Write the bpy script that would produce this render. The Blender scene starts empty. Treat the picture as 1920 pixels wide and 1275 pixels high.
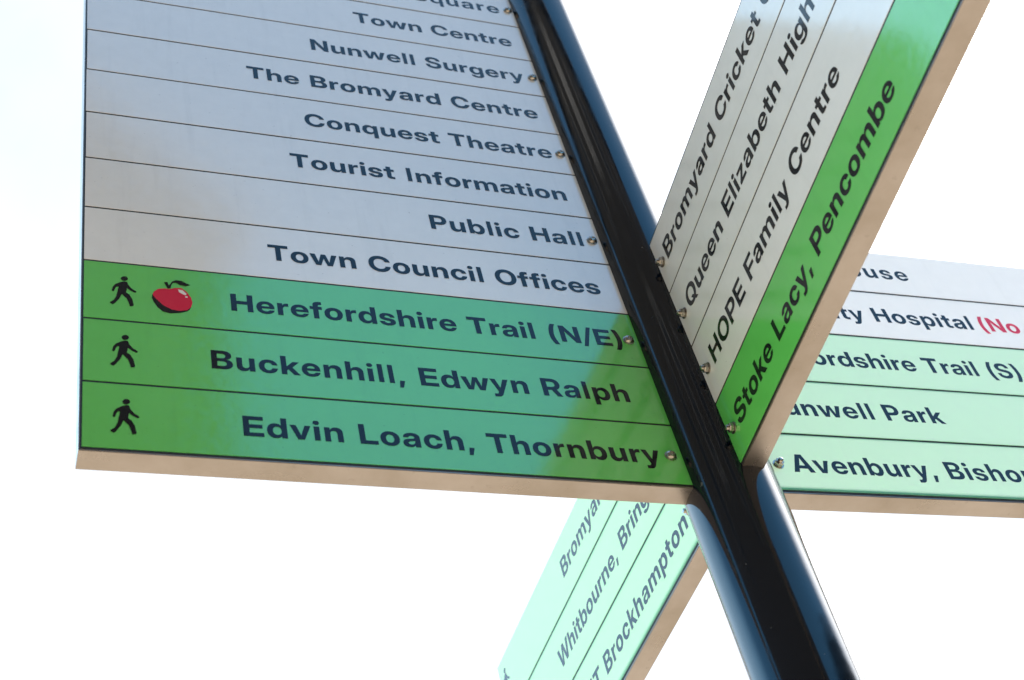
import bpy, bmesh, math, random
from mathutils import Vector, Matrix
from mathutils.geometry import tessellate_polygon, delaunay_2d_cdt

scene = bpy.context.scene
COL = scene.collection
random.seed(7)

# ---------------------------------------------------------------- measured geometry (unit: one sign row)
CAM_LOC = [-1.9802942720294636, -14.13700156869571, -11.183884722955472]
CAM_ROT = [[0.9603052973572109, 0.27893630808395853, -0.0028760911268294878], [0.19912856675651028, -0.6926954542674303, -0.6931960916932065], [-0.19534981384474587, 0.6651071670563543, -0.7207433014333839]]
LENS = 54.7637
PANELS = {
    'A': dict(az=3.63627, side=1, off=-0.0314, z=-0.0000, tilt=0.00618, h=1.0000),
    'B': dict(az=-1.11915, side=-1, off=-0.0481, z=-0.0323, tilt=0.00449, h=1.0056),
    'C': dict(az=6.76665, side=-1, off=-0.0134, z=-0.0183, tilt=0.00891, h=0.9829),
    'D': dict(az=2.07868, side=1, off=-0.0069, z=-0.0569, tilt=0.00200, h=0.9931),
}
POST_R = 0.5505
THICK = 0.2941
LEN_A, LEN_D = 7.2507, 7.0828
WALK_S = 6.8419
ROW = 0.107            # metres per sign row
BASE = 2.80            # height of the lowest row edge above the ground
SUN_AZ, SUN_EL = 88.0, 64.0

# ---------------------------------------------------------------- camera
cam = bpy.data.cameras.new("camera")
cam_ob = bpy.data.objects.new("camera", cam)
COL.objects.link(cam_ob)
m = Matrix(CAM_ROT).to_4x4()
m.translation = Vector((CAM_LOC[0] * ROW, CAM_LOC[1] * ROW, CAM_LOC[2] * ROW + BASE))
cam_ob.matrix_world = m
cam.sensor_width = 36.0
cam.lens = LENS
cam.clip_start, cam.clip_end = 0.05, 2000.0
cam.dof.use_dof = True
cam.dof.focus_distance = 19.2 * ROW
cam.dof.aperture_fstop = 6.3
cam.dof.aperture_blades = 7
scene.camera = cam_ob

# ---------------------------------------------------------------- sky
world = bpy.data.worlds.new("World")
scene.world = world
world.use_nodes = True
nt = world.node_tree
for n in list(nt.nodes): nt.nodes.remove(n)
N = nt.nodes.new; L = nt.links.new
out = N('ShaderNodeOutputWorld'); bg = N('ShaderNodeBackground')
sky = N('ShaderNodeTexSky'); sky.sky_type = 'NISHITA'; sky.sun_disc = False
sky.sun_elevation = math.radians(SUN_EL)
sky.sun_rotation = math.radians(90.0 - SUN_AZ)
sky.air_density, sky.dust_density, sky.ozone_density = 1.0, 0.4, 4.0
sun_dir = Vector((math.cos(math.radians(SUN_AZ)) * math.cos(math.radians(SUN_EL)),
                  math.sin(math.radians(SUN_AZ)) * math.cos(math.radians(SUN_EL)), math.sin(math.radians(SUN_EL))))
BANK_AZ, BANK_EL = math.radians(86.0), math.radians(44.0)      # a bright bank of thin cloud ahead
bank_dir = Vector((math.cos(BANK_AZ) * math.cos(BANK_EL), math.sin(BANK_AZ) * math.cos(BANK_EL), math.sin(BANK_EL)))
tc = N('ShaderNodeTexCoord')
dot = N('ShaderNodeVectorMath'); dot.operation = 'DOT_PRODUCT'
nrm = N('ShaderNodeVectorMath'); nrm.operation = 'NORMALIZE'
L(tc.outputs['Generated'], nrm.inputs[0]); L(nrm.outputs[0], dot.inputs[0]); dot.inputs[1].default_value = bank_dir
glow = N('ShaderNodeMapRange'); glow.interpolation_type = 'SMOOTHSTEP'; glow.inputs[1].default_value = 0.22; glow.inputs[2].default_value = 0.97
glow.inputs[3].default_value = 0.0; glow.inputs[4].default_value = 1.0
L(dot.outputs['Value'], glow.inputs[0])
no = N('ShaderNodeTexNoise'); no.inputs['Scale'].default_value = 3.2; no.inputs['Detail'].default_value = 6; no.inputs['Roughness'].default_value = 0.55
no.inputs['Distortion'].default_value = 0.4
L(nrm.outputs[0], no.inputs['Vector'])
cr = N('ShaderNodeMapRange'); cr.interpolation_type = 'SMOOTHSTEP'
cr.inputs[1].default_value = 0.30; cr.inputs[2].default_value = 0.62; cr.inputs[3].default_value = 0.78; cr.inputs[4].default_value = 1.0
L(no.outputs[0], cr.inputs[0])
mul = N('ShaderNodeMath'); mul.operation = 'MULTIPLY'; L(glow.outputs[0], mul.inputs[0]); L(cr.outputs[0], mul.inputs[1])
cl = N('ShaderNodeVectorMath'); cl.operation = 'SCALE'; cl.inputs[0].default_value = (2.14, 2.08, 2.04)
# a patch of thinner cloud high on the left lets the blue through
gap = N('ShaderNodeVectorMath'); gap.operation = 'DOT_PRODUCT'; L(nrm.outputs[0], gap.inputs[0])
ga, ge = math.radians(117.0), math.radians(62.0)
gap.inputs[1].default_value = (math.cos(ga) * math.cos(ge), math.sin(ga) * math.cos(ge), math.sin(ge))
gm = N('ShaderNodeMapRange'); gm.interpolation_type = 'SMOOTHSTEP'
gm.inputs[1].default_value = 0.955; gm.inputs[2].default_value = 0.998; gm.inputs[3].default_value = 1.0; gm.inputs[4].default_value = 0.76
L(gap.outputs['Value'], gm.inputs[0])
mu2 = N('ShaderNodeMath'); mu2.operation = 'MULTIPLY'; L(mul.outputs[0], mu2.inputs[0]); L(gm.outputs[0], mu2.inputs[1])
# a second, brighter bank to the right of the view
sd_ = N('ShaderNodeVectorMath'); sd_.operation = 'DOT_PRODUCT'; L(nrm.outputs[0], sd_.inputs[0]); sd_.inputs[1].default_value = (math.cos(math.radians(36)) * math.cos(math.radians(46)), math.sin(math.radians(36)) * math.cos(math.radians(46)), math.sin(math.radians(46)))
sg_ = N('ShaderNodeMapRange'); sg_.interpolation_type = 'SMOOTHSTEP'
sg_.inputs[1].default_value = 0.88; sg_.inputs[2].default_value = 0.98; sg_.inputs[3].default_value = 0.0; sg_.inputs[4].default_value = 6.4
L(sd_.outputs['Value'], sg_.inputs[0])
mu3 = N('ShaderNodeMath'); mu3.operation = 'ADD'; L(mu2.outputs[0], mu3.inputs[0]); L(sg_.outputs[0], mu3.inputs[1])
# a pale blue veil low on the left
l_d = N('ShaderNodeVectorMath'); l_d.operation = 'DOT_PRODUCT'; L(nrm.outputs[0], l_d.inputs[0])
la, le = math.radians(150.0), math.radians(35.0)
l_d.inputs[1].default_value = (math.cos(la) * math.cos(le), math.sin(la) * math.cos(le), math.sin(le))
l_g = N('ShaderNodeMapRange'); l_g.interpolation_type = 'SMOOTHSTEP'
l_g.inputs[1].default_value = 0.86; l_g.inputs[2].default_value = 0.985; l_g.inputs[3].default_value = 0.0; l_g.inputs[4].default_value = 0.85
L(l_d.outputs['Value'], l_g.inputs[0])
L(mu3.outputs[0], cl.inputs['Scale'])
veil = N('ShaderNodeVectorMath'); veil.operation = 'SCALE'; veil.inputs[0].default_value = (1.3, 2.5, 3.4)
L(l_g.outputs[0], veil.inputs['Scale'])
ad2 = N('ShaderNodeVectorMath'); ad2.operation = 'ADD'; L(cl.outputs[0], ad2.inputs[0]); L(veil.outputs[0], ad2.inputs[1])
add = N('ShaderNodeVectorMath'); add.operation = 'ADD'; tint = N('ShaderNodeVectorMath'); tint.operation = 'MULTIPLY'; tint.inputs[1].default_value = (0.65, 1.11, 1.08); L(sky.outputs[0], tint.inputs[0]); cov = N('ShaderNodeMapRange'); cov.inputs[3].default_value = 1.0; cov.inputs[4].default_value = 0.12   # cloud hides the blue behind it
L(glow.outputs[0], cov.inputs[0])
hid = N('ShaderNodeVectorMath'); hid.operation = 'SCALE'; L(tint.outputs[0], hid.inputs[0]); L(cov.outputs[0], hid.inputs['Scale'])
L(hid.outputs[0], add.inputs[0]); L(ad2.outputs[0], add.inputs[1])
L(add.outputs[0], bg.inputs[0]); bg.inputs[1].default_value = 0.10
L(bg.outputs[0], out.inputs[0])

# ---------------------------------------------------------------- sun
sl = bpy.data.lights.new("sun", 'SUN'); sl.energy = 3.6; sl.angle = math.radians(0.5); sl.color = (1.0, 0.95, 0.87)
so = bpy.data.objects.new("sun", sl); COL.objects.link(so)
so.rotation_euler = (-sun_dir).to_track_quat('-Z', 'Y').to_euler()
so.location = (3, 3, 8)

scene.view_settings.view_transform = 'Standard'
scene.view_settings.look = 'None'
scene.view_settings.exposure = 2.40
scene.view_settings.gamma = 1.0
scene.view_settings.use_curve_mapping = False

# ---------------------------------------------------------------- materials
def new_mat(name):
    mt = bpy.data.materials.new(name); mt.use_nodes = True
    t = mt.node_tree; b = t.nodes['Principled BSDF']
    return mt, t, b

def noise(t, scale, detail=4.0, rough=0.55, vec=None, stretch=None):
    tcn = t.nodes.new('ShaderNodeTexCoord')
    n = t.nodes.new('ShaderNodeTexNoise')
    n.inputs['Scale'].default_value = scale; n.inputs['Detail'].default_value = detail; n.inputs['Roughness'].default_value = rough
    src = tcn.outputs['Object']
    if stretch:
        mp = t.nodes.new('ShaderNodeMapping'); mp.inputs['Scale'].default_value = stretch
        t.links.new(src, mp.inputs['Vector']); src = mp.outputs[0]
    t.links.new(src, n.inputs['Vector'])
    return n.outputs[0]

def ramp(t, src, a, b, ca, cb):
    r = t.nodes.new('ShaderNodeValToRGB')
    r.color_ramp.elements[0].position = a; r.color_ramp.elements[1].position = b
    r.color_ramp.elements[0].color = (*ca, 1) if not isinstance(ca, float) else (ca, ca, ca, 1)
    r.color_ramp.elements[1].color = (*cb, 1) if not isinstance(cb, float) else (cb, cb, cb, 1)
    t.links.new(src, r.inputs[0])
    return r.outputs[0]

def bump(t, b, src, strength, dist):
    bp = t.nodes.new('ShaderNodeBump'); bp.inputs['Strength'].default_value = strength; bp.inputs['Distance'].default_value = dist
    t.links.new(src, bp.inputs['Height']); t.links.new(bp.outputs[0], b.inputs['Normal'])

def sheet_mat(name, col, transl=0.0, through=None):
    """printed face of a sign: glossy film, optional translucency added to brighten the sheet"""
    mt, t, b = new_mat(name)
    c = ramp(t, noise(t, 5.0, 6.0, 0.6), 0.3, 0.75, tuple(v * 0.97 for v in col), tuple(min(1, v * 1.02) for v in col))
    # faint rain streaks and specks of dirt
    streak = ramp(t, noise(t, 5.0, 5.0, 0.6, stretch=(1, 1, 0.09)), 0.56, 0.82, 1.0, 0.92)
    speck = ramp(t, noise(t, 22.0, 2.0, 0.5), 0.745, 0.78, 1.0, 0.75)
    for s_ in (streak, speck):
        mx = t.nodes.new('ShaderNodeMix'); mx.data_type = 'RGBA'; mx.blend_type = 'MULTIPLY'; mx.inputs[0].default_value = 1.0
        t.links.new(c, mx.inputs[6]); t.links.new(s_, mx.inputs[7]); c = mx.outputs[2]
    t.links.new(c, b.inputs['Base Color'])
    t.links.new(ramp(t, noise(t, 9.0, 5.0), 0.35, 0.7, 0.09, 0.17), b.inputs['Roughness'])
    b.inputs['Specular IOR Level'].default_value = 1.0
    b.inputs['IOR'].default_value = 1.6
    bump(t, b, noise(t, 6.0, 2.0), 0.05, 0.002)
    if not transl: return mt
    tr = t.nodes.new('ShaderNodeBsdfTranslucent'); tr.inputs[0].default_value = (*through, 1)
    ad = t.nodes.new('ShaderNodeMixShader'); ad.inputs[0].default_value = transl
    t.links.new(b.outputs[0], ad.inputs[1]); t.links.new(tr.outputs[0], ad.inputs[2])
    t.links.new(ad.outputs[0], t.nodes['Material Output'].inputs[0])
    return mt

def film_mat(name, col, rough=0.09):
    mt, t, b = new_mat(name)
    b.inputs['Base Color'].default_value = (*col, 1)
    b.inputs['Roughness'].default_value = rough
    b.inputs['Specular IOR Level'].default_value = 0.30
    bump(t, b, noise(t, 6.0, 2.0), 0.05, 0.002)
    return mt

WHITE = sheet_mat("white_sheet", (0.81, 0.805, 0.79))
GREEN = sheet_mat("green_sheet", (0.112, 0.55, 0.098))
# brighter copies for the two open-backed far signs: pale translucency added to lift them
WHITE_BRIGHT = sheet_mat("brightened_white_sheet", (0.81, 0.805, 0.79), 0.36, (0.86, 0.86, 0.88))
GREEN_BRIGHT = sheet_mat("brightened_green_sheet", (0.112, 0.55, 0.098), 0.41, (0.86, 0.90, 0.90))
INK = film_mat("black_film", (0.007, 0.008, 0.010))
RED = film_mat("red_film", (0.60, 0.020, 0.060))
RED_BRIGHT, t_, b_ = new_mat("brightened_red_film")
b_.inputs['Base Color'].default_value = (0.60, 0.02, 0.06, 1); b_.inputs['Roughness'].default_value = 0.12
tr_ = t_.nodes.new('ShaderNodeBsdfTranslucent'); tr_.inputs[0].default_value = (0.95, 0.10, 0.22, 1)
mx_ = t_.nodes.new('ShaderNodeMixShader'); mx_.inputs[0].default_value = 0.6  # translucency mixed in to brighten the red lettering on the far sign
t_.links.new(b_.outputs[0], mx_.inputs[1]); t_.links.new(tr_.outputs[0], mx_.inputs[2]); t_.links.new(mx_.outputs[0], t_.nodes['Material Output'].inputs[0])
PALE = film_mat("pale_film", (0.72, 0.70, 0.66))
GASKET, t_, b_ = new_mat("black_gasket")
b_.inputs['Base Color'].default_value = (0.012, 0.013, 0.013, 1); b_.inputs['Roughness'].default_value = 0.55

# weathered aluminium section
ALU, t, b = new_mat("weathered_aluminium")
st = ramp(t, noise(t, 0.7, 6.0, 0.6), 0.33, 0.70, (0.345, 0.315, 0.30), (0.245, 0.215, 0.185))
sp = ramp(t, noise(t, 7.0, 6.0, 0.6), 0.63, 0.76, 1.0, 0.80)
pit = ramp(t, noise(t, 26.0, 2.0, 0.5), 0.72, 0.78, 1.0, 0.62)
for s_ in (sp, pit):
    mx = t.nodes.new('ShaderNodeMix'); mx.data_type = 'RGBA'; mx.blend_type = 'MULTIPLY'; mx.inputs[0].default_value = 1.0
    t.links.new(st, mx.inputs[6]); t.links.new(s_, mx.inputs[7]); st = mx.outputs[2]
t.links.new(st, b.inputs['Base Color'])
b.inputs['Metallic'].default_value = 0.9
t.links.new(ramp(t, noise(t, 3.0, 6.0, stretch=(0.3, 1, 1)), 0.3, 0.7, 0.24, 0.38), b.inputs['Roughness'])
bump(t, b, noise(t, 30.0, 3.0, 0.5, stretch=(0.05, 1, 1)), 0.05, 0.001)

STEEL, t, b = new_mat("stainless_steel")
b.inputs['Base Color'].default_value = (0.40, 0.37, 0.33, 1); b.inputs['Metallic'].default_value = 1.0
t.links.new(ramp(t, noise(t, 120.0, 3.0), 0.3, 0.7, 0.18, 0.36), b.inputs['Roughness'])

# glossy black painted post with dust, fine scratches and chips
POST, t, b = new_mat("black_post_paint")
dust = ramp(t, noise(t, 26.0, 9.0, 0.7), 0.62, 0.84, (0.0020, 0.0045, 0.010), (0.028, 0.03, 0.032))
chip = ramp(t, noise(t, 70.0, 3.0, 0.5), 0.735, 0.755, 0.0, 1.0)
scuff = ramp(t, noise(t, 34.0, 6.0, 0.7, stretch=(1, 1, 0.35)), 0.62, 0.72, 0.0, 0.55)
mx = t.nodes.new('ShaderNodeMix'); mx.data_type = 'RGBA'
t.links.new(chip, mx.inputs[0]); t.links.new(dust, mx.inputs[6]); mx.inputs[7].default_value = (0.07, 0.072, 0.075, 1)
t.links.new(mx.outputs[2], b.inputs['Base Color'])
rg = t.nodes.new('ShaderNodeMath'); rg.operation = 'MAXIMUM'
t.links.new(ramp(t, noise(t, 18.0, 8.0, 0.65), 0.40, 0.78, 0.07, 0.18), rg.inputs[0]); 
sc2 = t.nodes.new('ShaderNodeMath'); sc2.operation = 'MULTIPLY'; t.links.new(scuff, sc2.inputs[0]); sc2.inputs[1].default_value = 0.55
t.links.new(sc2.outputs[0], rg.inputs[1]); t.links.new(rg.outputs[0], b.inputs['Roughness'])
hs = t.nodes.new('ShaderNodeMath'); hs.operation = 'MULTIPLY_ADD'
t.links.new(scuff, hs.inputs[0]); t.links.new(noise(t, 160.0, 4.0, 0.7), hs.inputs[1]); t.links.new(noise(t, 38.0, 3.0, 0.5), hs.inputs[2])
b.inputs['Specular IOR Level'].default_value = 0.5
bump(t, b, hs.outputs[0], 0.06, 0.0012)

# ---------------------------------------------------------------- helpers
def tag(o, label=None, cat=None, group=None, kind=None):
    if label: o['label'] = label
    if cat: o['category'] = cat
    if group: o['group'] = group
    if kind: o['kind'] = kind
    return o

def link_mesh(name, bm, mats, parent=None, smooth=False):
    me = bpy.data.meshes.new(name)
    bmesh.ops.recalc_face_normals(bm, faces=bm.faces)
    bm.to_mesh(me); bm.free()
    for q in (mats if isinstance(mats, (list, tuple)) else [mats]): me.materials.append(q)
    if smooth:
        for p in me.polygons: p.use_smooth = True
        me.set_sharp_from_angle(angle=math.radians(35))
    o = bpy.data.objects.new(name, me); COL.objects.link(o)
    if parent: o.parent = parent
    return o

def add_box(bm, x0, x1, y0, y1, z0, z1, bev=0.0):
    vs = [bm.verts.new((x, y, z)) for x in (x0, x1) for y in (y0, y1) for z in (z0, z1)]
    fs = [bm.faces.new([vs[i] for i in q]) for q in ((0,1,3,2),(4,6,7,5),(0,4,5,1),(2,3,7,6),(0,2,6,4),(1,5,7,3))]
    if bev:
        es = {e for f in fs for e in f.edges}
        bmesh.ops.bevel(bm, geom=list(es), offset=bev, segments=2, affect='EDGES', clamp_overlap=True)

def lathe(bm, prof, n=32, mat=None, smooth=True):
    """prof: (radius, height) along +Z; mat places it"""
    rings = []
    for r, h in prof:
        if r < 1e-7: rings.append([bm.verts.new((0, 0, h))])
        else: rings.append([bm.verts.new((r * math.cos(2*math.pi*i/n), r * math.sin(2*math.pi*i/n), h)) for i in range(n)])
    for a, b2 in zip(rings, rings[1:]):
        if len(a) == 1 and len(b2) == 1: continue
        for i in range(n):
            j = (i + 1) % n
            if len(a) == 1: bm.faces.new((a[0], b2[i], b2[j]))
            elif len(b2) == 1: bm.faces.new((a[i], a[j], b2[0]))
            else: bm.faces.new((a[i], a[j], b2[j], b2[i]))
    vs = [v for r in rings for v in r]
    if mat is not None: bmesh.ops.transform(bm, matrix=mat, verts=vs)
    return vs

WALKER = [
    [(0.0667, 0.7295), (0.0634, 0.7134), (0.0547, 0.6992), (0.0419, 0.6889), (0.0269, 0.6842), (0.012, 0.6857), (-0.0006, 0.6933), (-0.0088, 0.7057), (-0.0116, 0.7211), (-0.0084, 0.7372), (0.0003, 0.7515), (0.0132, 0.7618), (0.0282, 0.7666), (0.0432, 0.7651), (0.0557, 0.7575), (0.064, 0.745)],
    [(-0.0111, 0.6597), (0.0281, 0.6761), (0.0559, 0.6709), (0.0676, 0.6231), (0.1053, 0.5619), (0.1505, 0.5261), (0.1584, 0.5066), (0.1441, 0.4911), (0.0907, 0.524), (0.054, 0.5607), (0.0443, 0.483), (0.0756, 0.458), (0.1087, 0.3852), (0.1258, 0.2815), (0.1171, 0.2589), (0.0814, 0.2535), (0.0727, 0.3021), (0.0508, 0.3795), (-0.0031, 0.4501), (-0.029, 0.3716), (-0.0793, 0.2815), (-0.1013, 0.2597), (-0.1311, 0.2785), (-0.1309, 0.2982), (-0.091, 0.3357), (-0.0628, 0.4081), (-0.0479, 0.4998), (-0.0359, 0.5717), (-0.0566, 0.5736), (-0.0735, 0.5435), (-0.0851, 0.494), (-0.0989, 0.4845), (-0.1125, 0.4972), (-0.1008, 0.5649), (-0.0741, 0.6123)]]
APPLE = {
    'red': [(0.3978, 0.6011), (0.4752, 0.6203), (0.5212, 0.6151), (0.584, 0.6443), (0.6619, 0.6538), (0.7212, 0.5896), (0.7636, 0.4989), (0.775, 0.4115), (0.7558, 0.3297), (0.7105, 0.2756), (0.63, 0.2522), (0.5391, 0.2627), (0.4499, 0.3209), (0.3843, 0.4064), (0.3478, 0.4608), (0.3339, 0.5068), (0.3535, 0.5508)],
    'shade': [(0.3339, 0.5068), (0.3478, 0.4608), (0.3843, 0.4064), (0.4499, 0.3209), (0.5391, 0.2627), (0.63, 0.2522), (0.7105, 0.2756), (0.7558, 0.3297), (0.7385, 0.2867), (0.7063, 0.2513), (0.6286, 0.2165), (0.5214, 0.1942), (0.4463, 0.2117), (0.3879, 0.2763), (0.3451, 0.3649), (0.3258, 0.4336)],
    'shine': [(0.6219, 0.6232), (0.6681, 0.6181), (0.7123, 0.5639), (0.7063, 0.5315), (0.6729, 0.5459), (0.6308, 0.5759)],
    'glint': [(0.6946, 0.5128), (0.7211, 0.5168), (0.7247, 0.4931), (0.7013, 0.4896)],
    'stalk': [(0.4665, 0.7289), (0.5069, 0.7352), (0.5204, 0.6785), (0.5366, 0.7006), (0.5571, 0.7529), (0.605, 0.7851), (0.6671, 0.78), (0.7125, 0.7476), (0.7611, 0.7181), (0.7101, 0.6931), (0.6483, 0.7007), (0.603, 0.7354), (0.564, 0.7294), (0.5449, 0.6725), (0.5371, 0.6273), (0.5061, 0.6226)],
}
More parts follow.
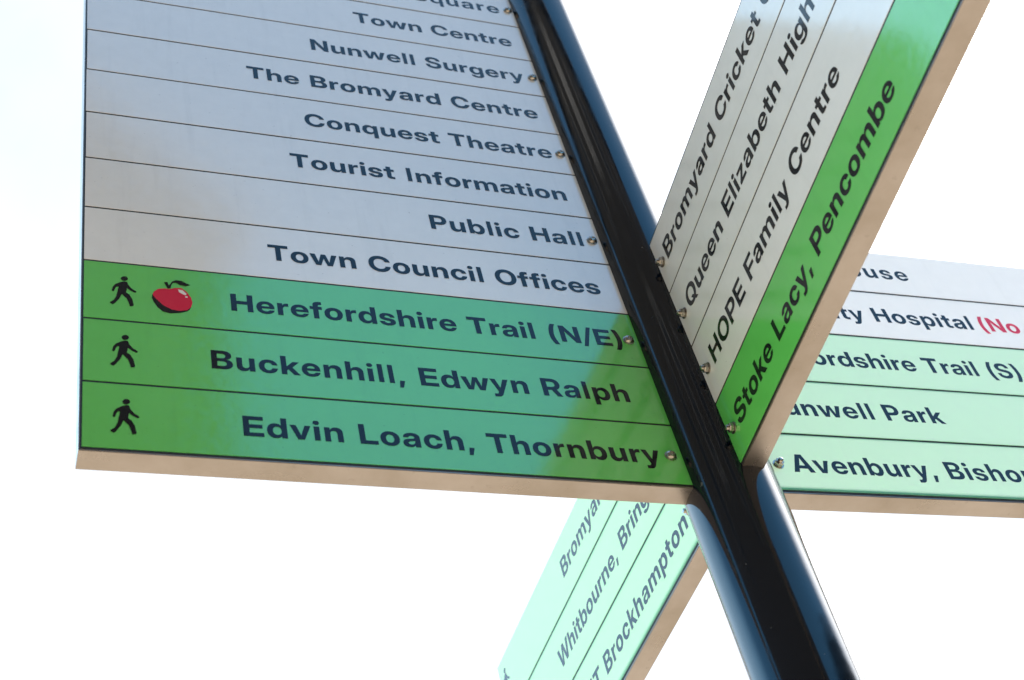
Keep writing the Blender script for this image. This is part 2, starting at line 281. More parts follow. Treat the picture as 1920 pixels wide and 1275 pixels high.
GLYPHS = {
    '&': (1336, ['556,-22 403,-22* 178,88* 56,278* 56,396 56,477* 115,605* 238,723* 333,788 632,985 668,1009* 712,1061* 732,1113* 732,1137 732,1185* 659,1257* 594,1257 553,1257* 490,1223* 454,1162* 454,1121 454,1079* 496,991* 582,884* 646,809 1353,0 1026,0 437,655 366,738* 252,887* 186,1039* 186,1126 186,1235* 288,1409* 472,1509* 594,1509 712,1509* 886,1415* 982,1256* 982,1156 982,1090* 937,968* 849,860* 784,813 480,593 424,552* 360,469* 360,413 360,360* 416,277* 513,229* 574,229 654,229* 807,306* 930,443* 1004,624* 1004,729 1264,729 1264,613* 1215,399* 1111,221* 1029,157 948,108 867,44* 659,-22*']),
    '(': (800, ['201,592 201,768* 260,1131* 365,1453* 433,1566 733,1566 670,1426* 572,1098* 516,755* 516,592 516,447* 566,169* 662,-126* 733,-294 433,-294 320,-101* 201,351*']),
    ')': (800, ['67,-294 138,-126* 234,169* 284,447* 284,592 284,755* 228,1098* 130,1426* 67,1566 367,1566 436,1453* 540,1131* 599,768* 599,592 599,351* 481,-101* 367,-294']),
    ',': (550, ['75,-316 146,247 444,247 292,-316']),
    '/': (756, ['753,1560 273,-224 3,-224 483,1560']),
    'A': (1478, ['8,0 527,1490 950,1490 1470,0 1108,0 885,701 840,851* 748,1165* 695,1358 784,1358 731,1165* 637,851* 590,701 360,0', '347,311 347,570 1132,570 1132,311']),
    'B': (1322, ['106,0 106,1490 711,1490 873,1490* 1099,1394* 1215,1223* 1215,1109 1215,1023* 1149,889* 1028,800* 945,780 945,778 1037,771* 1184,681* 1270,526* 1270,420 1270,297* 1149,107* 917,0* 748,0', '424,254 700,254 812,254* 937,352* 937,441 937,500* 881,586* 777,634* 704,634 424,634', '424,875 684,875 748,875* 841,919* 891,1001* 891,1056 891,1138* 780,1236* 684,1236 424,1236']),
    'C': (1488, ['770,-24 566,-24* 244,161* 59,506* 59,744 59,984* 243,1329* 566,1514* 770,1514 903,1514* 1129,1435* 1303,1289* 1415,1085* 1432,959 1103,959 1090,1022* 1033,1122* 948,1192* 839,1228* 775,1228 652,1228* 479,1110* 387,893* 387,744 387,596* 479,380* 652,262* 775,262 839,262* 947,298* 1032,367* 1090,466* 1103,529 1432,529 1414,403* 1303,200* 1129,54* 903,-24*']),
    'D': (1439, ['641,0 252,0 252,274 624,274 770,274* 959,382* 1052,593* 1052,746 1052,899* 959,1109* 770,1216* 625,1216 246,1216 246,1490 645,1490 870,1490* 1200,1308* 1380,974* 1380,746 1380,517* 1201,182* 871,0*', '432,1490 432,0 106,0 106,1490']),
    'E': (1253, ['106,0 106,1490 1189,1490 1189,1212 432,1212 432,887 1132,887 1132,616 432,616 432,278 1189,278 1189,0']),
    'F': (1199, ['106,0 106,1490 1155,1490 1155,1212 432,1212 432,862 1108,862 1108,592 432,592 432,0']),
    'H': (1473, ['106,0 106,1490 432,1490 432,899 1042,899 1042,1490 1367,1490 1367,0 1042,0 1042,620 432,620 432,0']),
    'I': (648, ['170,0 170,1490 478,1490 478,0']),
    'L': (1147, ['106,0 106,1490 432,1490 432,278 1103,278 1103,0']),
    'N': (1490, ['106,0 106,1490 447,1490 906,758 929,722* 997,602* 1074,464* 1108,401 1070,316 1066,386* 1061,568* 1058,736* 1058,785 1058,1490 1384,1490 1384,0 1042,0 624,666 597,709* 513,851* 413,1030* 359,1129 417,1162 424,1052* 430,858* 432,709* 432,667 432,0']),
    'O': (1530, ['765,-24 564,-24* 244,162* 59,506* 59,744 59,984* 244,1329* 564,1514* 765,1514 966,1514* 1285,1329* 1471,984* 1471,744 1471,506* 1285,161* 966,-24*', '765,262 877,262* 1048,376* 1143,591* 1143,744 1143,898* 1048,1114* 877,1228* 765,1228 654,1228* 483,1114* 387,898* 387,744 387,591* 483,376* 654,262*']),
    'P': (1299, ['106,0 106,1490 701,1490 871,1490* 1118,1370* 1252,1148* 1252,996 1252,845* 1117,623* 868,502* 698,502 288,502 288,774 680,774 758,774* 872,828* 933,928* 933,996 933,1065* 872,1163* 758,1218* 680,1218 432,1218 432,0']),
    'Q': (1530, ['639,519 909,519 1043,348 1177,191 1432,-121 1140,-121 973,89 869,217', '765,-24 564,-24* 244,162* 59,506* 59,744 59,984* 244,1329* 564,1514* 765,1514 966,1514* 1285,1329* 1471,984* 1471,744 1471,506* 1285,161* 966,-24*', '765,262 877,262* 1048,376* 1143,591* 1143,744 1143,898* 1048,1114* 877,1228* 765,1228 654,1228* 483,1114* 387,898* 387,744 387,591* 483,376* 654,262*']),
    'R': (1337, ['106,0 106,1490 708,1490 878,1490* 1125,1370* 1259,1148* 1259,996 1259,847* 1119,630* 863,512* 689,512 302,512 302,772 688,772 766,772* 879,827* 941,928* 941,996 941,1065* 879,1165* 766,1220* 687,1220 432,1220 432,0', '947,0 609,674 950,674 1295,0']),
    'S': (1347, ['679,-24 487,-24* 214,97* 69,327* 69,490 382,490 384,412* 457,301* 591,241* 683,241 765,241* 887,286* 956,368* 956,422 956,468* 901,537* 785,588* 692,608 537,641 316,688* 98,897* 98,1057 98,1194* 242,1399* 500,1514* 671,1514 845,1514* 1098,1398* 1238,1181* 1243,1030 939,1030 932,1132* 789,1248* 673,1248 601,1248* 488,1204* 424,1125* 424,1073 424,1029* 476,965* 587,917* 676,898 814,868 935,843* 1111,768* 1224,664* 1278,529* 1278,445 1278,299* 1134,89* 866,-24*']),
    'T': (1308, ['44,1212 44,1490 1264,1490 1264,1212 817,1212 817,0 492,0 492,1212']),
    'W': (2055, ['407,0 8,1490 356,1490 522,777 543,682* 581,492* 617,302* 634,207 567,207 585,302* 624,492* 665,682* 687,777 863,1490 1192,1490 1367,777 1390,682* 1431,492* 1470,302* 1488,207 1419,207 1437,302* 1473,492* 1512,682* 1532,777 1698,1490 2047,1490 1647,0 1285,0 1081,792 1059,880* 1014,1100* 982,1242 1072,1242 1041,1100* 997,880* 974,792 770,0']),
    'a': (1143, ['425,-18 319,-18* 155,52* 61,192* 61,297 61,386* 127,506* 241,580* 390,618* 473,625 569,634* 683,653* 733,687* 733,720 733,727 733,763* 693,818* 620,849* 569,849 517,849* 439,817* 393,758* 389,719 97,719 105,830* 221,991* 431,1078* 579,1078 689,1078* 862,1029* 980,935* 1041,800* 1041,714 1041,0 736,0 736,149 732,149 704,95* 620,21* 503,-18*', '514,194 580,194* 680,243* 735,329* 735,384 735,486 722,480* 681,468* 628,456* 566,445* 531,440 483,433* 405,400* 359,347* 359,308 359,272* 398,221* 467,194*']),
    'b': (1233, ['721,-22 651,-22* 532,18* 440,101* 411,162 409,162 409,0 101,0 101,1490 413,1490 413,911 415,911 449,968* 540,1042* 655,1078* 723,1078 858,1078* 1062,939* 1177,692* 1177,529 1177,364* 1064,115* 859,-22*', '637,230 706,230* 807,301* 862,435* 862,529 862,624* 807,757* 706,828* 637,828 566,828* 459,754* 399,620* 399,529 399,439* 459,304* 566,230*']),
    'c': (1147, ['592,-24 431,-24* 190,115* 56,364* 56,527 56,691* 190,940* 431,1080* 592,1080 698,1080* 877,1018* 1010,904* 1089,748* 1095,654 794,654 788,694* 757,758* 707,805* 639,830* 597,830 526,830* 425,756* 371,620* 371,527 371,435* 425,300* 526,226* 597,226 639,226* 706,251* 755,298* 786,364* 793,404 1095,404 1091,311* 1014,155* 880,39* 699,-24*']),
    'd': (1233, ['513,-22 375,-22* 169,115* 56,364* 56,529 56,692* 171,939* 376,1078* 510,1078 579,1078* 694,1042* 785,968* 819,911 820,911 820,1490 1132,1490 1132,0 824,0 824,162 823,162 793,101* 701,18* 582,-22*', '596,230 668,230* 775,304* 834,439* 834,529 834,620* 775,754* 668,828* 596,828 528,828* 426,757* 371,624* 371,529 371,435* 426,301* 528,230*']),
    'e': (1157, ['590,-24 429,-24* 189,117* 56,367* 56,527 56,689* 190,938* 427,1080* 580,1080 698,1080* 890,1001* 1030,854* 1105,655* 1105,534 1105,450 163,450 163,644 957,644 815,601 815,676* 760,786* 658,845* 587,845 517,845* 415,786* 360,676* 360,601 360,464 360,386* 416,270* 524,207* 600,207 655,207* 741,238* 799,296* 812,334 1096,334 1077,229* 934,68* 720,-24*']),
    'f': (778, ['738,1056 738,813 18,813 18,1056', '210,0 210,1186 210,1288* 288,1423* 444,1490* 562,1490 617,1490* 718,1490* 738,1490 738,1247 725,1247* 659,1247* 636,1247 574,1247* 522,1195* 522,1133 522,0']),
    'g': (1233, ['607,-432 453,-432* 242,-345* 123,-189* 108,-87 408,-87 418,-125* 472,-177* 555,-205* 607,-205 712,-205* 823,-91* 823,20 823,182 822,182 792,120* 700,40* 582,2* 513,2 375,2* 169,139* 56,381* 56,537 56,695* 171,940* 376,1078* 510,1078 579,1078* 695,1040* 789,963* 822,905 823,905 823,1056 1132,1056 1132,47 1132,-122* 1001,-333* 765,-432*', '596,250 668,250* 775,322* 834,453* 834,542 834,630* 775,761* 668,833* 596,833 528,833* 426,764* 371,634* 371,542 371,450* 426,319* 528,250*']),
    'h': (1210, ['413,582 413,0 101,0 101,1490 413,1490 413,778 358,778 408,918* 594,1078* 741,1078 854,1078* 1019,981* 1109,795* 1109,662 1109,0 797,0 797,602 797,704* 700,810* 610,810 552,810* 463,762* 413,661*']),
    'i': (515, ['101,0 101,1056 413,1056 413,0', '257,1178 180,1178* 81,1271* 81,1341 81,1412* 180,1504* 256,1504 333,1504* 433,1412* 433,1341 433,1271* 333,1178*']),
    'k': (1140, ['383,294 383,662 416,662 770,1056 1133,1056 660,520 585,520', '101,0 101,1490 413,1490 413,0', '791,0 470,451 676,669 1153,0']),
    'l': (552, ['128,0 128,1490 424,1490 424,0']),
    'm': (1823, ['101,0 101,1056 402,1056 402,815 385,815 412,905* 513,1021* 648,1078* 723,1078 843,1078* 1022,939* 1041,815 1010,815 1029,898* 1132,1016* 1280,1078* 1366,1078 1468,1078* 1629,990* 1722,821* 1722,701 1722,0 1410,0 1410,639 1410,730* 1311,823* 1238,823 1184,823* 1105,775* 1061,689* 1061,631 1061,0 762,0 762,646 762,727* 668,823* 593,823 543,823* 461,775* 413,685* 413,621 413,0']),
    'n': (1210, ['413,582 413,0 101,0 101,1056 409,1056 409,778 358,778 408,918* 594,1078* 741,1078 854,1078* 1019,981* 1109,795* 1109,662 1109,0 797,0 797,602 797,704* 700,810* 610,810 552,810* 463,762* 413,661*']),
    'o': (1198, ['599,-24 438,-24* 193,113* 56,361* 56,527 56,694* 193,942* 438,1080* 599,1080 761,1080* 1006,942* 1142,694* 1142,527 1142,361* 1006,113* 761,-24*', '599,227 667,227* 769,298* 827,433* 827,527 827,623* 769,757* 667,829* 599,829 532,829* 429,757* 371,623* 371,527 371,433* 429,298* 532,227*']),
    'p': (1233, ['101,-418 101,1056 409,1056 409,915 413,915 445,969* 538,1042* 655,1078* 723,1078 858,1078* 1062,939* 1177,692* 1177,529 1177,364* 1064,115* 859,-22* 721,-22 651,-22* 535,18* 446,98* 416,158 413,158 413,-418', '637,230 706,230* 807,301* 862,435* 862,529 862,624* 807,757* 706,828* 637,828 566,828* 459,754* 399,620* 399,529 399,439* 459,304* 566,230*']),
    'q': (1233, ['1132,-418 820,-418 820,158 817,158 787,98* 698,18* 582,-22* 513,-22 375,-22* 169,115* 56,364* 56,529 56,692* 171,939* 376,1078* 510,1078 579,1078* 696,1042* 788,969* 820,915 824,915 824,1056 1132,1056', '596,230 668,230* 775,304* 834,439* 834,529 834,620* 775,754* 668,828* 596,828 528,828* 426,757* 371,624* 371,529 371,435* 426,301* 528,230*']),
    'r': (778, ['101,0 101,1056 403,1056 403,874 406,874 435,971* 558,1062* 663,1062 690,1062* 734,1061* 753,1060 753,797 736,798* 660,802* 623,802 562,802* 467,747* 413,639* 413,561 413,0']),
    's': (1078, ['550,-26 409,-26* 191,60* 61,221* 51,334 359,334 367,269* 462,194* 544,194 623,194* 712,252* 712,298 712,337* 642,386* 578,398 391,433 236,463* 75,619* 75,742 75,843* 186,995* 391,1078* 532,1078 673,1078* 881,990* 998,830* 1001,718 713,718 712,779* 616,859* 542,859 469,859* 386,799* 386,755 386,717* 451,667* 509,656 714,617 875,586* 1028,445* 1028,328 1028,221* 907,62* 691,-26*']),
    't': (772, ['728,1056 728,813 18,813 18,1056', '200,1344 512,1344 512,336 512,284* 554,243* 613,243 638,243* 710,243* 728,243 728,0 702,0* 601,0* 549,0 368,0* 200,139* 200,286']),
    'u': (1210, ['470,-22 357,-22* 191,75* 101,262* 101,394 101,1056 413,1056 413,454 413,353* 511,246* 600,246 658,246* 747,294* 797,396* 797,474 797,1056 1109,1056 1109,0 801,0 801,278 852,278 802,138* 617,-22*']),
    'v': (1147, ['399,0 9,1056 336,1056 503,547 533,451* 588,259* 615,164 541,164 568,259* 621,451* 650,547 814,1056 1138,1056 748,0']),
    'w': (1695, ['335,0 9,1056 336,1056 428,701 457,586* 509,341* 536,221 494,221 523,341* 581,586* 612,701 708,1056 987,1056 1083,701 1113,586* 1171,341* 1200,221 1159,221 1185,341* 1237,586* 1264,701 1354,1056 1686,1056 1361,0 1039,0 918,411 901,471* 868,596* 836,724* 820,787 876,787 860,724* 827,596* 795,471* 777,411 655,0']),
    'y': (1147, ['130,-418 130,-173 268,-173 304,-173* 347,-152* 377,-104* 390,-64 416,3 9,1056 336,1056 506,547 536,452* 592,259* 619,164 531,164 557,259* 612,452* 643,547 814,1056 1138,1056 676,-158 642,-248* 548,-364* 422,-418* 337,-418 287,-418* 180,-418*']),
    'z': (1084, ['96,0 96,208 612,807 612,810 96,810 96,1056 979,1056 979,836 474,247 474,245 987,245 987,0']),
}

# ---------------------------------------------------------------- lettering
def flatten(c, seg=5):
    pts = []
    for w in c.split():
        off = w.endswith('*')
        x, y = w.rstrip('*').split(',')
        pts.append((float(x), float(y), not off))
    full = []
    for i, a in enumerate(pts):
        b2 = pts[(i + 1) % len(pts)]
        full.append(a)
        if not a[2] and not b2[2]: full.append(((a[0]+b2[0])/2, (a[1]+b2[1])/2, True))
    k = next(i for i, p in enumerate(full) if p[2])
    full = full[k:] + full[:k] + [full[k]]
    res, i = [], 0
    while i < len(full) - 1:
        a, b2 = full[i], full[i+1]
        if b2[2]: res.append((a[0], a[1])); i += 1
        else:
            c2 = full[i+2]
            for j in range(seg):
                u = j / seg
                res.append(tuple((1-u)**2*a[q] + 2*u*(1-u)*b2[q] + u*u*c2[q] for q in (0, 1)))
            i += 2
    return res

def winding(pt, loops):
    w = 0
    for p in loops:
        for a, b2 in zip(p, p[1:] + p[:1]):
            up = a[1] <= pt[1] < b2[1]; dn = b2[1] <= pt[1] < a[1]
            if up or dn:
                x = a[0] + (pt[1] - a[1]) * (b2[0] - a[0]) / (b2[1] - a[1])
                if x > pt[0]: w += 1 if up else -1
    return w

SHAPES = {}
for ch, (adv, cs) in GLYPHS.items():
    loops = [flatten(c) for c in cs]
    vin, edges = [], []
    for lp in loops:
        n0 = len(vin); vin += [Vector(p) for p in lp]
        edges += [(n0 + i, n0 + (i + 1) % len(lp)) for i in range(len(lp))]
    vo, eo, fo, _a, _b, _c = delaunay_2d_cdt(vin, edges, [], 0, 0.5)
    keep = []
    for f in fo:
        c = sum((vo[i] for i in f), Vector((0, 0))) / len(f)
        if winding(c, loops) != 0: keep.append(tuple(f))
    SHAPES[ch] = (adv, [([tuple(v) for v in vo], keep)])
SPACE = 0.29 * 2048
CAP = 1490.0

def natural(text): return sum(SPACE if c == ' ' else SHAPES[c][0] for c in text)

def letter_mesh(name, text, q0, q1, base, cap, place, mat, parent, depth, extra=""):
    """text set from q0 to q1 (reading direction); extra carries on with the same tracking; place maps (q, k, depth) to the sign"""
    s = cap / CAP
    first, last = SHAPES[text[0]], SHAPES[text[-1]]
    lsb = min(p[0] for g in first[1] for p in g[0])
    rsb = last[0] - max(p[0] for g in last[1] for p in g[0])
    if q1 is None: trk = 0.05 * 2048; 
    else: trk = ((q1 - q0) / s - (natural(text) - lsb - rsb)) / (len(text) - 1)
    x = -lsb
    for word in (text + extra).split(' '):
        if not word: x += SPACE + trk; continue
        bm = bmesh.new()
        for c in word:
            adv, groups = SHAPES[c]
            for pts, tris in groups:
                used = sorted({i for tri in tris for i in tri})
                vs = {i: bm.verts.new(place(q0 + (x + pts[i][0]) * s, base + pts[i][1] * s, depth)) for i in used}
                for tri in tris: bm.faces.new([vs[i] for i in tri])
            x += adv + trk
        x += SPACE + trk
        o = link_mesh(name, bm, mat, parent)
        if mat in (RED, RED_BRIGHT): o['label'] = "red lettering"

def poly_mesh(bm, pts, place, depth, mi=0):
    vs = [bm.verts.new(place(q, k, depth)) for q, k in pts]
    for tri in tessellate_polygon([[Vector((q, k, 0)) for q, k in pts]]):
        f = bm.faces.new([vs[i] for i in tri]); f.material_index = mi

# ---------------------------------------------------------------- signs
GAP = 0.030            # dark joint between two rows
EDGE = 0.046           # strips stop short of the frame edge

def bolt_dome(bm, mat):
    lathe(bm, [(0.100, 0.0), (0.100, 0.012), (0.086, 0.016), (0.086, 0.022), (0.080, 0.045), (0.064, 0.063), (0.040, 0.074), (0.030, 0.074), (0.028, 0.060), (0.0, 0.060)], 28, mat)

def bolt_nut(bm, mat):
    vs = lathe(bm, [(0.104, 0.0), (0.104, 0.014), (0.070, 0.0145)], 28)
    a = lathe(bm, [(0.076, 0.0145), (0.084, 0.022), (0.084, 0.078), (0.072, 0.090), (0.046, 0.090)], 6)
    th = [(0.046, 0.0905)]
    for i in range(4): th += [(0.046, 0.094 + i*0.012), (0.041, 0.100 + i*0.012)]
    th += [(0.043, 0.142), (0.034, 0.148), (0.0, 0.148)]
    c = lathe(bm, th, 18)
    bmesh.ops.transform(bm, matrix=mat, verts=vs + a + c)

def make_sign(key, name, label, length, colours, texts, heads, bolts, closed, s_in=0.50):
    P = PANELS[key]
    sd, off, h = P['side'], P['off'], P['h']
    # local frame: x outward from the post, z up, visible face towards sd*y; built in row units, scaled on the root
    d_mid = off                       # panel mid-plane, measured along the visible normal
    d_face = off + THICK / 2
    rows = len(colours)
    top = rows * h
    root = bpy.data.objects.new(name, None); COL.objects.link(root)
    root.empty_display_size = 0.1
    root.location = (0, 0, BASE + P['z'] * ROW)
    root.rotation_euler = Matrix.Rotation(P['az'], 3, 'Z').to_euler() if abs(P['tilt']) < 1e-6 else \
        (Matrix.Rotation(P['az'], 3, 'Z') @ Matrix.Rotation(-P['tilt'], 3, 'Y')).to_euler()
    root.scale = (ROW, ROW, ROW)
    tag(root, label, "direction sign", "finger signs bolted to the black post")
    Y = lambda d: sd * d
    def ybox(bm, x0, x1, da, db, z0, z1, bev=0.0):
        add_box(bm, x0, x1, min(Y(da), Y(db)), max(Y(da), Y(db)), z0, z1, bev)
    d_back = off - THICK / 2
    d_rim = d_face - 0.014
    wall = 0.10
    bm = bmesh.new(); ybox(bm, s_in, length, d_back, d_rim, 0.0, wall, 0.006); link_mesh("bottom_rail", bm, ALU, root, True)
    if closed:
        bm = bmesh.new(); ybox(bm, s_in, length, d_back, d_rim, top - wall, top, 0.006); link_mesh("top_rail", bm, ALU, root, True)
        bm = bmesh.new(); ybox(bm, length - wall, length - 0.0005, d_back + 0.001, d_rim - 0.001, wall - 0.004, top - wall + 0.004, 0.004); link_mesh("end_rail", bm, ALU, root, True)
        bm = bmesh.new(); ybox(bm, s_in, length - wall + 0.002, d_back + 0.002, d_back + 0.03, wall - 0.003, top - wall + 0.003); link_mesh("back_panel", bm, ALU, root)
    # dark joint lines: narrow gasket bars behind every joint and round the border
    bm = bmesh.new()
    g0, g1 = d_face - 0.0139, d_face - 0.007
    gw = 0.03 if closed else GAP / 2 + 0.002
    ybox(bm, s_in, length - 0.013, g0, g1, 0.024, 0.046 + gw)
    if closed:
        ybox(bm, s_in, length - 0.013, g0, g1, top - 0.07, top - 0.024)
        ybox(bm, length - 0.07, length - 0.013, g0, g1, 0.0765, top - 0.0705)
    for k in range(1, rows): ybox(bm, s_in, length - 0.0705, g0, g1, k * h - gw, k * h + gw)
    link_mesh("gasket", bm, GASKET, root)
    # reading direction
    rd = -sd
    def place(q, k, dep): return (q * rd, Y(dep), k)
    to_q = lambda s: s * rd
    for r in range(rows):
        z0 = r * h + (EDGE if r == 0 else GAP / 2)
        z1 = (r + 1) * h - (EDGE if r == rows - 1 else GAP / 2)
        dj = random.uniform(-0.0022, 0.0)
        bm = bmesh.new(); ybox(bm, s_in, length - 0.028 + random.uniform(-0.005, 0.004), d_face - 0.0069 + dj, d_face + dj, z0, z1, 0.0022)
        strip = link_mesh("sign_strip", bm, (GREEN if closed else GREEN_BRIGHT) if colours[r] == 'g' else (WHITE if closed else WHITE_BRIGHT), root)
        tag(strip, "green strip" if colours[r] == 'g' else "white strip")
        for e in texts[r]:
            txt, sa, sb = e[0], e[1], e[2]
            mat = (RED if closed else RED_BRIGHT) if len(e) > 3 and e[3] == 'red' else INK
            extra = e[4] if len(e) > 4 else ""
            letter_mesh("lettering", txt, to_q(sa), None if sb is None else to_q(sb), r * h + 0.345 * h, 0.298 * h, place, mat, strip, d_face + 0.0012, extra)
        if 'w' in heads[r]:
            bm = bmesh.new()
            for i, pg in enumerate(WALKER): poly_mesh(bm, [(to_q(WALK_S) + q, r * h + k * h) for q, k in pg], place, d_face + 0.0012 + i * 0.0004)
            link_mesh("walking_figure", bm, INK, strip)
        if 'a' in heads[r]:
            bm = bmesh.new()
            for i, (n_, mi) in enumerate((('shade', 1), ('red', 0), ('shine', 2), ('glint', 2), ('stalk', 1))):
                poly_mesh(bm, [(to_q(WALK_S) + q, r * h + k * h) for q, k in APPLE[n_]], place, d_face + 0.0012 + i * 0.0006, mi)
            link_mesh("apple_symbol", bm, [RED, INK, PALE], strip)
    for k, kind in bolts:
        bm = bmesh.new()
        rot = Matrix.Rotation(math.radians(-90 if sd > 0 else 90), 4, 'X') @ Matrix.Rotation(random.uniform(0, 1), 4, 'Z')
        mt = Matrix.Translation((0.69, Y(d_face + 0.0002), (k - (0.02 if kind == 'dome' else 0.045)) * h)) @ rot @ Matrix.Scale(0.74 if kind == 'dome' else 0.69, 4)
        (bolt_dome if kind == 'dome' else bolt_nut)(bm, mt)
        link_mesh("bolt", bm, STEEL, root, True)
    return root

make_sign('A', "direction_sign", "tall direction sign at left with eleven lines, red apple and walking figures", LEN_A + 0.035, "ggg" + "w" * 8, [
    [("Edvin Loach, Thornbury", 5.62, 0.828)],
    [("Buckenhill, Edwyn Ralph", 5.902, 0.957)],
    [("Herefordshire Trail (N/E)", 5.63, 0.785)],
    [("Town Council Offices", 5.125, 0.832)],
    [("Public Hall", 2.945, 0.829)],
    [("Tourist Information", 4.68, 0.835)],
    [("Conquest Theatre", 4.398, 0.826)],
    [("The Bromyard Centre", 5.116, 0.825)],
    [("Nunwell Surgery", 4.12, 0.834)],
    [("Town Centre", 3.362, 0.832)],
    [("Square", 2.30, 0.842)]],
    ["w", "w", "wa"] + [""] * 8, [(k + 0.5, 'dome') for k in (0, 2, 4, 6, 8, 10)], True)
make_sign('B', "direction_sign", "four-line direction sign at upper right with a single green line at its bottom", 7.25, "gwww", [
    [("Stoke Lacy, Pencombe", 0.825, 5.31)],
    [("HOPE Family Centre", 0.852, 4.835)],
    [("Queen Elizabeth High", 0.832, 5.045, 'ink', " School")],
    [("Bromyard Cricket", 0.824, 4.284, 'ink', " Club")]],
    [""] * 4, [(k + 0.5, 'nut') for k in range(4)], True)
make_sign('C', "direction_sign", "bright backlit direction sign at right edge with red wording after Hospital, three pale green lines", 7.2, "gggww", [
    [("Avenbury,", 0.872, 2.866), ("Bisho", 3.04, 4.11, 'ink', "ps Frome")],
    [("Nunwell Park", 0.84, 3.445)],
    [("Herefordshire Trail (S", 0.84, 5.005, 'ink', ")")],
    [("Community Hospital", 0.84, 4.84), ("(No", 4.985, 5.64, 'red', " A&E)")],
    [("House", 2.93, 4.23)]],
    [""] * 5, [(k + 0.5, 'nut') for k in range(5)], False)
make_sign('D', "direction_sign", "all pale green three-line direction sign pointing down left behind the post", LEN_D, "ggg", [
    [("NT Brockhampton", 4.45, 0.838)],
    [("Whitbourne, Bringsty", 4.97, 0.838)],
    [("Bromyard Downs", 4.175, 0.838)]],
    ["w"] * 3, [(k + 0.5, 'nut') for k in range(3)], False)

# ---------------------------------------------------------------- the post
post = bpy.data.objects.new("sign_post", None); COL.objects.link(post)
tag(post, "glossy black round steel post carrying all four direction signs", "post")
R_ = POST_R * ROW
bm = bmesh.new(); lathe(bm, [(R_, 0.02), (R_, 4.25)], 96); link_mesh("shaft", bm, POST, post, True)
bm = bmesh.new(); lathe(bm, [(0.0, 4.245), (R_ * 1.06, 4.246), (R_ * 1.08, 4.262), (R_ * 1.02, 4.285), (R_ * 0.7, 4.31), (0, 4.322)], 64); link_mesh("cap", bm, POST, post, True)
bm = bmesh.new(); lathe(bm, [(R_ * 1.001, 0.16), (R_ * 1.25, 0.13), (R_ * 1.5, 0.03), (R_ * 1.6, 0.0)], 64); link_mesh("base_collar", bm, POST, post, True)

# ---------------------------------------------------------------- ground
GROUND, t, b = new_mat("buff_paving")
br = t.nodes.new('ShaderNodeTexBrick'); tcn = t.nodes.new('ShaderNodeTexCoord')
t.links.new(tcn.outputs['Object'], br.inputs['Vector']); br.inputs['Scale'].default_value = 1.6
br.inputs['Color1'].default_value = (0.25, 0.205, 0.15, 1); br.inputs['Color2'].default_value = (0.205, 0.165, 0.12, 1); br.inputs['Mortar'].default_value = (0.12, 0.10, 0.08, 1)
br.inputs['Mortar Size'].default_value = 0.012
t.links.new(br.outputs[0], b.inputs['Base Color']); b.inputs['Roughness'].default_value = 0.85
bm = bmesh.new()
G = 400.0
vs = [bm.verts.new(v) for v in ((-G, -G, 0), (G, -G, 0), (G, G, 0), (-G, G, 0))]; bm.faces.new(vs)
tag(link_mesh("ground", bm, GROUND), kind="structure")

# ---------------------------------------------------------------- the house across the street, seen only as reflections in post and signs
BRICK, t, b = new_mat("dark_brick")
br = t.nodes.new('ShaderNodeTexBrick'); tcn = t.nodes.new('ShaderNodeTexCoord')
mp = t.nodes.new('ShaderNodeMapping'); mp.inputs['Rotation'].default_value = (math.radians(90), 0, 0)
t.links.new(tcn.outputs['Object'], mp.inputs['Vector']); t.links.new(mp.outputs[0], br.inputs['Vector']); br.inputs['Scale'].default_value = 4.0
br.inputs['Color1'].default_value = (0.036, 0.031, 0.025, 1); br.inputs['Color2'].default_value = (0.030, 0.026, 0.021, 1); br.inputs['Mortar'].default_value = (0.045, 0.04, 0.035, 1)
t.links.new(br.outputs[0], b.inputs['Base Color']); b.inputs['Roughness'].default_value = 0.9; b.inputs['Specular IOR Level'].default_value = 0.1
SLATE, t, b = new_mat("slate"); b.inputs['Base Color'].default_value = (0.05, 0.05, 0.055, 1); b.inputs['Roughness'].default_value = 0.6
PANE, t, b = new_mat("window_glass"); b.inputs['Base Color'].default_value = (0.02, 0.022, 0.025, 1); b.inputs['Roughness'].default_value = 0.3; b.inputs['Specular IOR Level'].default_value = 0.03
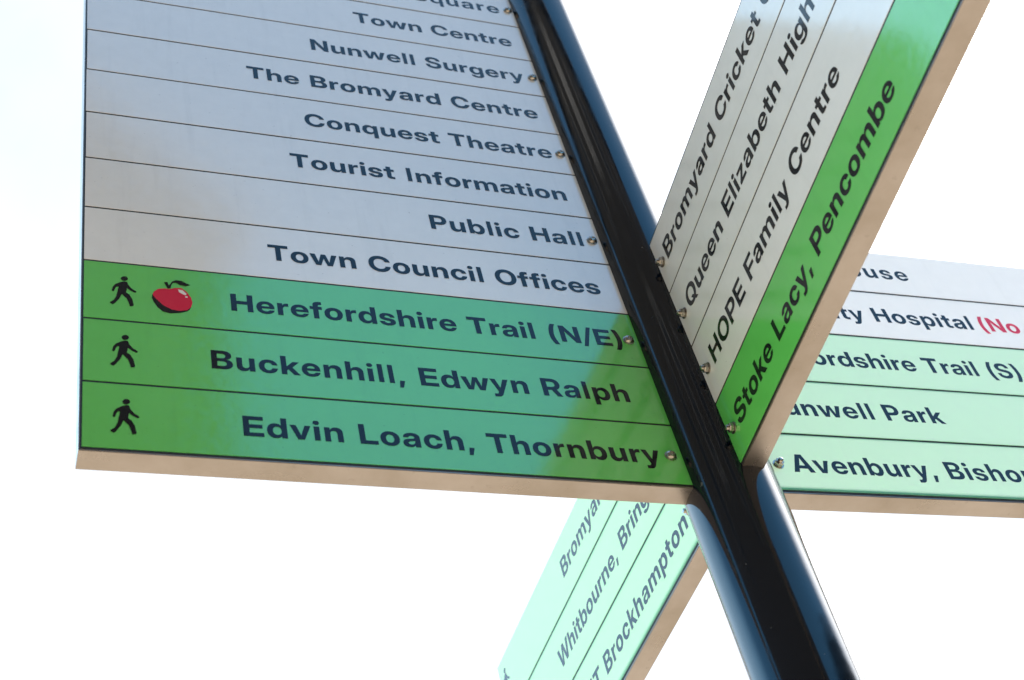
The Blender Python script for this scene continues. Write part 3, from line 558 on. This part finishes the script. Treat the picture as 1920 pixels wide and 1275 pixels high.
TRIM, t, b = new_mat("painted_trim"); b.inputs['Base Color'].default_value = (0.034, 0.030, 0.026, 1); b.inputs['Roughness'].default_value = 0.5
house = bpy.data.objects.new("building", None); COL.objects.link(house)
a = math.radians(262.0)
house.location = (math.cos(a) * 6.0, math.sin(a) * 6.0, 0)
house.rotation_euler = (0, 0, a + math.pi / 2)          # local +x runs along the front, +y away... front faces local +y
tag(house, "tall dark building seen only as a reflection in the glossy black post", "building")
X0, X1, EAVES = -7.4, 6.2, 14.2
bm = bmesh.new(); add_box(bm, X0, X1, -8.0, 0.0, 0.0, EAVES); link_mesh("wall", bm, BRICK, house)
bm = bmesh.new(); add_box(bm, X1 + 0.6, X1 + 4.6, 0.5, 10.0, 0.0, 6.6); add_box(bm, X1 + 0.45, X1 + 4.75, 0.4, 10.1, 6.603, 6.8); link_mesh("light_blocker", bm, BRICK, house)  # added block, cuts the low sky light reaching the tall left sign
bm = bmesh.new()
pr = [(-8.3, EAVES - 0.05), (0.35, EAVES - 0.05), (0.35, EAVES + 0.08), (-4.0, EAVES + 2.6), (-8.3, EAVES + 0.08)]
e0 = [bm.verts.new((X0 - 0.2, y, z)) for y, z in pr]; e1 = [bm.verts.new((X1 + 0.2, y, z)) for y, z in pr]
bm.faces.new(e0); bm.faces.new(e1)
for i in range(5): bm.faces.new((e0[i], e0[(i+1) % 5], e1[(i+1) % 5], e1[i]))
link_mesh("roof", bm, SLATE, house)
for fl in range(4):
    for cx in (-2.9, -0.3, 2.3, 4.7):
        z0 = 0.9 + fl * 3.3
        bm = bmesh.new()
        for q in ((cx - 0.6, cx - 0.5, z0, z0 + 1.7), (cx + 0.5, cx + 0.6, z0, z0 + 1.7), (cx - 0.5, cx + 0.5, z0, z0 + 0.1), (cx - 0.5, cx + 0.5, z0 + 1.6, z0 + 1.7)):
            add_box(bm, q[0], q[1], 0.001, 0.06, q[2], q[3])
        w = link_mesh("window", bm, TRIM, house)
        bm = bmesh.new(); add_box(bm, cx - 0.499, cx + 0.499, 0.002, 0.03, z0 + 0.101, z0 + 1.599); link_mesh("pane", bm, PANE, w)
